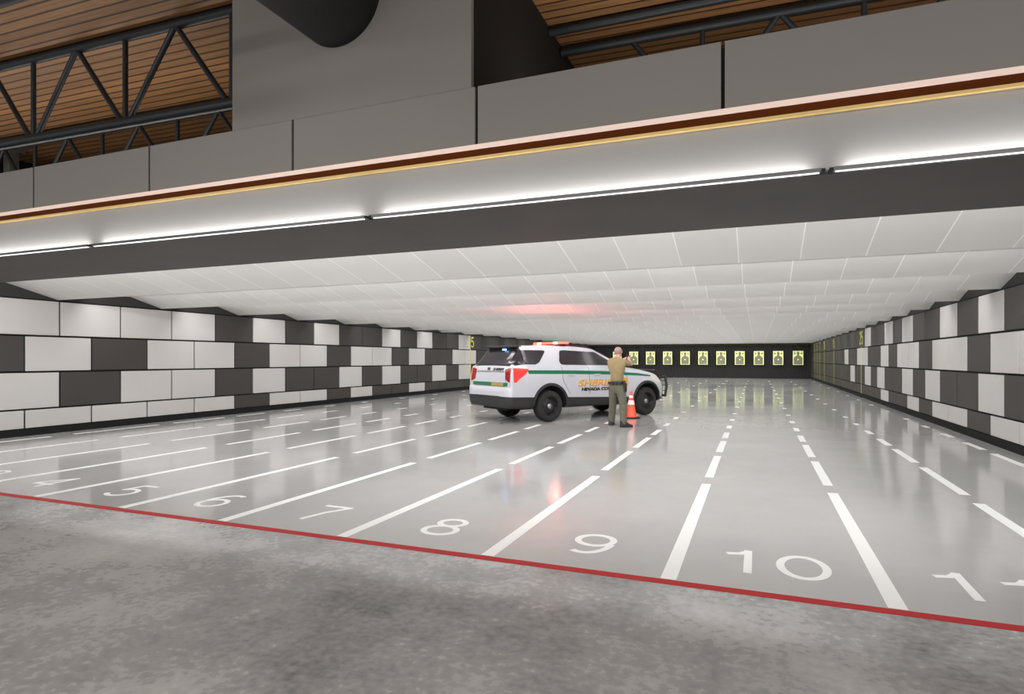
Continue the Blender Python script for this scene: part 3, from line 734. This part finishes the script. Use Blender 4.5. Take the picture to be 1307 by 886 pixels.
# gold star badge on the front door
for s in (-1, 1):
    cxm, czm = 2.50, .90
    bm = bmesh.new()
    ring = []
    for rad, off_ in ((.0, .014), (1.0, .008)):
        pass
    pts = []
    for k in range(28):
        a = 2*PI*k/28; r = .165 if k % 4 in (0,) else (.150 if k % 2 == 0 else .135); pts.append((cxm + r*.92*math.cos(a), czm + r*1.12*math.sin(a)))
    c0, n0 = hit('Y', cxm, czm, s); cv = bm.verts.new(c0 + n0*.012); rv = []; bv_ = []
    for p in pts:
        h, nn = hit('Y', p[0], p[1], s); rv.append(bm.verts.new(h + nn*.008)); bv_.append(bm.verts.new(h - nn*.01))
    for i in range(28):
        bm.faces.new((cv, rv[i], rv[(i+1) % 28])); bm.faces.new((rv[i], bv_[i], bv_[(i+1) % 28], rv[(i+1) % 28]))
    bd = obj('door_badge', bm, gold, CAR); bd['label'] = 'gold star badge'
    bm = bmesh.new()      # darker seven-point star inside
    pts = []
    for k in range(14):
        a = PI/2 + 2*PI*k/14; r = .105 if k % 2 == 0 else .048; pts.append((cxm + r*math.cos(a), czm + r*1.12*math.sin(a)))
    h, nn = hit('Y', cxm, czm, s); cv = bm.verts.new(h + nn*.017); rv = []
    for p in pts:
        h, nn = hit('Y', p[0], p[1], s); rv.append(bm.verts.new(h + nn*.0125))
    for i in range(14): bm.faces.new((cv, rv[i], rv[(i+1) % 14]))
    obj('badge_star', bm, mat('bronze_badge_star', (.16, .07, .02), .5), bd)

# ------------------------------------------------------------------ traffic cone
cn = empty('traffic_cone', (-3.06, 16.10, 0), math.radians(25)); tag(cn, 'orange traffic cone with white collars on a black base, beside the front wheel', 'cone')
orange = mat('orange_cone_plastic', (.80, .085, .035), .45); wcol = mat('white_reflective_collar', (.78, .76, .76), .35)
bm = bmesh.new(); box(bm, (-.19, -.19, 0), (.19, .19, .035), bevel=.012); obj('base', bm, M['black'], cn)
def cr_(z): return .145 - (z - .03) * (.145 - .028)/.68
bm = bmesh.new(); lathe(bm, [(cr_(.03) + .02, .03), (cr_(.05), .055), (cr_(.40), .40), (cr_(.52), .52), (cr_(.69), .69), (.022, .71), (.018, .70), (.02, .60)], 32); obj('cone_body', bm, orange, cn, smooth=True)
for a, b_ in ((.36, .47), (.535, .60)):
    bm = bmesh.new(); lathe(bm, [(cr_(a), a), (cr_(a) + .004, a + .002), (cr_(b_) + .004, b_ - .002), (cr_(b_), b_)], 32); obj('reflective_collar', bm, wcol, cn, smooth=True)

# ------------------------------------------------------------------ officer
PER = empty('person', (-2.99, 14.02, 0), math.radians(-14))
tag(PER, 'person in tan shirt and grey-green trousers, seen from behind, aiming beside the car', 'person')
skin_m = mat('warm_skin', (.56, .29, .25), .55); shirt_m = mat('tan_uniform_shirt', (.25, .185, .095), .85, var=.10, vscale=9); trou_m = mat('grey_green_trousers', (.11, .105, .075), .9, var=.12, vscale=9)
hair_m = mat('short_grey_hair', (.30, .20, .18), .8); boot_m = mat('black_boot_leather', (.012, .012, .012), .45); gun_m = mat('black_gun_metal', (.012, .012, .013), .4, metal=.4)
def skinned(name, V, E, m, parent, root=0, sub=2):
    me = bpy.data.meshes.new('tmp_s'); me.from_pydata([v[:3] for v in V], E, []); o = bpy.data.objects.new('tmp_s', me); C.objects.link(o)
    md = o.modifiers.new('s', 'SKIN'); md.use_smooth_shade = True
    sv = me.skin_vertices[0].data
    for i, v in enumerate(V):
        r = v[3]; sv[i].radius = r if isinstance(r, tuple) else (r, r); sv[i].use_root = (i == root)
    sd = o.modifiers.new('d', 'SUBSURF'); sd.levels = sub; sd.render_levels = sub
    dg_ = bpy.context.evaluated_depsgraph_get(); dg_.update()
    mm = bpy.data.meshes.new_from_object(o.evaluated_get(dg_)); bpy.data.objects.remove(o); mm.name = name
    r = link(name, mm, parent, [m])
    for p in mm.polygons: p.use_smooth = True
    return r
# joints, local frame: x right, y forward, z up
hipL, hipR = (-.095, 0, .93), (.095, 0, .93)
kneL, kneR = (-.155, .10, .50), (.165, -.03, .50)
ankL, ankR = (-.215, .13, .10), (.215, -.12, .10)
shL, shR = (-.185, .02, 1.50), (.185, .02, 1.50)
elL, elR = (-.20, .28, 1.44), (.235, .26, 1.42)
wrL, wrR = (-.03, .50, 1.565), (.055, .47, 1.575)
V = [(0, 0, .98, (.13, .10)), (0, .0, 1.12, (.13, .095)), (0, .01, 1.30, (.145, .105)), (0, .015, 1.44, (.15, .10)), (0, .02, 1.535, (.075, .07)), (0, .035, 1.60, .055), (0, .06, 1.665, (.072, .080)), (0, .074, 1.73, (.080, .098)), (0, .07, 1.79, (.064, .080)),
     (*hipL, .095), (*kneL, .062), (-.185, .12, .30, .056), (*ankL, .036), (-.222, .18, .05, .022), (-.228, .24, .035, .016),
     (*hipR, .095), (*kneR, .062), (.195, -.07, .30, .056), (*ankR, .036), (.235, -.08, .05, .022), (.262, -.03, .035, .016),
     (*shL, .050), (*elL, .042), (*wrL, .028), (*shR, .050), (*elR, .042), (*wrR, .028)]
E_ = [(0, 1), (1, 2), (2, 3), (3, 4), (4, 5), (5, 6), (6, 7), (7, 8), (0, 9), (9, 10), (10, 11), (11, 12), (12, 13), (13, 14), (0, 15), (15, 16), (16, 17), (17, 18), (18, 19), (19, 20), (3, 21), (21, 22), (22, 23), (3, 24), (24, 25), (25, 26)]
def add(p, r, par):
    V.append((*p, r)); E_.append((par, len(V) - 1)); return len(V) - 1
# face: nose, chin; ears
add((0, .190, 1.700), .011, 7); add((0, .135, 1.635), .030, 6)
for s in (-1, 1): add((s*.088, .065, 1.70), .014, 7)
# hands: palm, four curled fingers and a thumb, closed round the grip
for wi, s in ((23, -1), (26, 1)):
    wx_, wy_, wz_ = V[wi][:3]
    palm = add((wx_ - s*.005*0 + (.012 if s < 0 else -.004), wy_ + .05, wz_ + .005), .026, wi)
    px_, py_, pz_ = V[palm][:3]; g = .013
    for k in range(4):
        zz = pz_ + .022 - k*.019; ln = (.0, .006, .003, -.006)[k]
        a = add((px_ + s*.012, py_ + .030 + ln, zz), .0095, palm)
        b_ = add((g + s*.012, py_ + .060 + ln, zz - .002), .009, a)
        add((g - s*.020, py_ + .052 + ln, zz - .004), .0085, b_)
    a = add((px_ + s*.004, py_ + .010, pz_ + .036), .011, palm); add((g + s*.014, py_ + .048, pz_ + .042), .009, a)
skinned('body', V, E_, skin_m, PER, 0)
# hair cap
bm = bmesh.new(); bmesh.ops.create_icosphere(bm, subdivisions=3, radius=1)
for v in bm.verts: v.co = Vector((v.co.x*.088, .058 + v.co.y*.105, 1.738 + v.co.z*.098))
bmesh.ops.delete(bm, geom=[v for v in bm.verts if (v.co.z - 1.70) < (v.co.y - .058)*1.05 - .03 - (.0 if v.co.y > .03 else .03)], context='VERTS')
hr = obj('hair', bm, hair_m, PER, smooth=True); sm_ = hr.modifiers.new('thick', 'SOLIDIFY'); sm_.thickness = .022; sm_.offset = -1
for s in (-1, 1):
    bm = bmesh.new(); bmesh.ops.create_uvsphere(bm, u_segments=12, v_segments=8, radius=.011); bmesh.ops.translate(bm, verts=bm.verts, vec=(s*.031, .152, 1.728)); obj('eye', bm, mat('eye_white', (.8, .8, .8), .2), PER, smooth=True)
# shirt with short sleeves
SV = [(0, .0, .985, (.165, .125)), (0, .0, 1.10, (.160, .122)), (0, .005, 1.25, (.172, .128)), (0, .012, 1.40, (.190, .128)), (0, .02, 1.50, (.145, .105)), (0, .03, 1.60, (.078, .074)),
      (-.175, .02, 1.49, .090), (-.205, .13, 1.465, .078), (-.212, .22, 1.445, .074), (.175, .02, 1.49, .090), (.215, .12, 1.46, .078), (.234, .21, 1.43, .074)]
skinned('uniform_shirt', SV, [(0, 1), (1, 2), (2, 3), (3, 4), (4, 5), (3, 6), (6, 7), (7, 8), (3, 9), (9, 10), (10, 11)], shirt_m, PER, 0)
TV = [(0, 0, 1.16, (.150, .112)), (0, 0, .98, (.165, .128)), (-.10, .0, .84, .118), (-.13, .055, .68, .104), (-.155, .10, .50, .092), (-.185, .115, .30, .086), (-.212, .128, .03, .082),
      (.10, 0, .84, .118), (.14, -.015, .68, .104), (.165, -.03, .50, .092), (.195, -.075, .30, .086), (.218, -.12, .03, .082)]
skinned('trousers', TV, [(0, 1), (1, 2), (2, 3), (3, 4), (4, 5), (5, 6), (1, 7), (7, 8), (8, 9), (9, 10), (10, 11)], trou_m, PER, 0)
# belt and pouches
bm = bmesh.new()
n = 40; rows = []
for (e, z) in ((0, .985), (.012, .985), (.012, 1.035), (0, 1.035)):
    rows.append([bm.verts.new(((.170 + e)*math.cos(2*PI*i/n), (.130 + e)*math.sin(2*PI*i/n), z)) for i in range(n)])
for k in range(4):
    for i in range(n): bm.faces.new((rows[k][i], rows[k][(i+1) % n], rows[(k+1) % 4][(i+1) % n], rows[(k+1) % 4][i]))
belt = obj('duty_belt', bm, boot_m, PER)
bm = bmesh.new()
for a in (200, 225, 255, 285, 315):
    bm = bmesh.new(); c = Vector((.185*math.cos(math.radians(a)), .146*math.sin(math.radians(a)), 1.0)); box(bm, c - Vector((.026, .022, .035)), c + Vector((.026, .022, .03)), bevel=.006)
    obj('belt_pouch', bm, boot_m, belt)
bm = bmesh.new(); box(bm, (.175, -.05, .80), (.225, .05, 1.0), bevel=.012); box(bm, (.185, -.075, .96), (.215, -.02, 1.06), bevel=.008); obj('holster', bm, boot_m, belt)
# boots
for (x, y, rz) in ((-.222, .14, 12), (.228, -.105, -38)):
    bm = bmesh.new()
    T_ = Matrix.Translation((x, y, 0)) @ Matrix.Rotation(math.radians(rz), 4, 'Z')
    prof = [(-.09, .040, .14), (-.065, .050, .17), (.0, .054, .17), (.055, .054, .12), (.12, .056, .08), (.175, .048, .065), (.21, .024, .045)]
    rings = []
    for (yy, w_, h_) in prof:
        rings.append([bm.verts.new(T_ @ Vector((w_*cx_, yy, z_))) for cx_, z_ in ((-1, .0), (-1.02, .02), (-.95, h_*.6), (-.5, h_), (.5, h_), (.95, h_*.6), (1.02, .02), (1, .0))])
    for a, b_ in zip(rings[:-1], rings[1:]):
        for i in range(8): bm.faces.new((a[i], a[(i+1) % 8], b_[(i+1) % 8], b_[i]))
    bm.faces.new(rings[0]); bm.faces.new(rings[-1][::-1])
    obj('boot', bm, boot_m, PER, smooth=True, angle=45)
# handgun, held: a thing of its own
GUN = empty('handgun', PER.matrix_world @ Vector((0, 0, 0)))
GUN.location = Matrix.Translation(PER.location) @ Matrix.Rotation(PER.rotation_euler.z, 4, 'Z') @ Vector((.013, .56, 1.58)); GUN.rotation_euler = PER.rotation_euler
tag(GUN, 'black handgun held up at eye level in both hands of the officer', 'handgun')
bm = bmesh.new(); box(bm, (-.012, -.06, .035), (.012, .13, .065), bevel=.003); box(bm, (-.003, .11, .065), (.003, .12, .072)); box(bm, (-.004, -.055, .065), (.004, -.045, .072)); obj('slide', bm, gun_m, GUN)
bm = bmesh.new(); box(bm, (-.011, -.045, .015), (.011, .11, .035), bevel=.002)
mt = Matrix.Translation((0, -.03, 0)) @ Matrix.Rotation(math.radians(-12), 4, 'X'); box(bm, (-.012, -.022, -.085), (.012, .022, .025), bevel=.005, mtx=mt)
tube(bm, (0, .045, .016), (0, .04, -.008), .003, 6); tube(bm, (0, .04, -.008), (0, .0, -.012), .003, 6); obj('grip_frame', bm, gun_m, GUN)

# ------------------------------------------------------------------ light-bar glow and added fill lights
def point(name, loc, w, col, r=.05):
    l = bpy.data.lights.new(name, 'POINT'); l.energy = w; l.color = col; l.shadow_soft_size = r
    o = bpy.data.objects.new(name, l); C.objects.link(o); o.location = loc; return o
mw = Matrix.Translation(CAR.location) @ Matrix.Rotation(CAR.rotation_euler.z, 4, 'Z')
for fx, ang in ((.93, 0), (.59, 180)):
    l = area('beacon_glow', mw @ Vector((fx, 0, 1.99)), (PI/2, 0, CAR.rotation_euler.z - PI/2 + math.radians(ang)), 1.2, .06, 15, (1, .10, .07))
# unseen strip added behind the soffit to brighten first baffle and near floor
bm = bmesh.new(); box(bm, (XL + .3, 6.05, 3.06), (XR - .3, 6.19, 3.08)); obj('strip_light_housing', bm, M['alu'], cr)
area('strip_light', ((XL + XR)/2, 6.12, 3.05), (math.radians(30), 0, 0), 17, .10, 600, (1, .985, .965))
# unseen fill lights added to brighten the timber deck
area('deck_fill_light', (-8.8, 5.4, 3.6), (math.radians(180), 0, 0), 6.5, .3, 50, (1, .93, .84))
area('deck_fill_light', (1.6, 5.6, 3.6), (math.radians(180), 0, 0), 7, .3, 62, (1, .93, .84))
area('deck_fill_light', (-5, -3.2, 3.0), (math.radians(155), 0, 0), 5, .4, 160, (1, .93, .84))
# unseen soft lights added behind and above the viewer to fill the hall
for x in (-9, -3, 3):
    area('hall_fill_light', (x, -2.5, 4.9), (math.radians(18), 0, 0), 4.5, 1.6, 230, (1, .975, .95))

# ------------------------------------------------------------------ world, camera, view
w = bpy.data.worlds.new('W'); scene.world = w; w.use_nodes = True
bg = w.node_tree.nodes['Background']; bg.inputs['Color'].default_value = (1, .985, .96, 1); bg.inputs['Strength'].default_value = .85
f, hy, hh, th = 780.8, 458.57, 1.55, .3802
cd = bpy.data.cameras.new('camera'); cam = bpy.data.objects.new('camera', cd); C.objects.link(cam)
cam.location = (0, 0, hh); cam.rotation_euler = (PI/2, 0, th)
cd.sensor_fit = 'HORIZONTAL'; cd.sensor_width = 36; cd.lens = f*36/1307; cd.shift_y = (hy - 443)/1307; cd.clip_start = .05; cd.clip_end = 300
scene.camera = cam
scene.view_settings.view_transform = 'Standard'; scene.view_settings.look = 'None'; scene.view_settings.exposure = 0; scene.view_settings.gamma = 1
scene.view_settings.use_curve_mapping = False
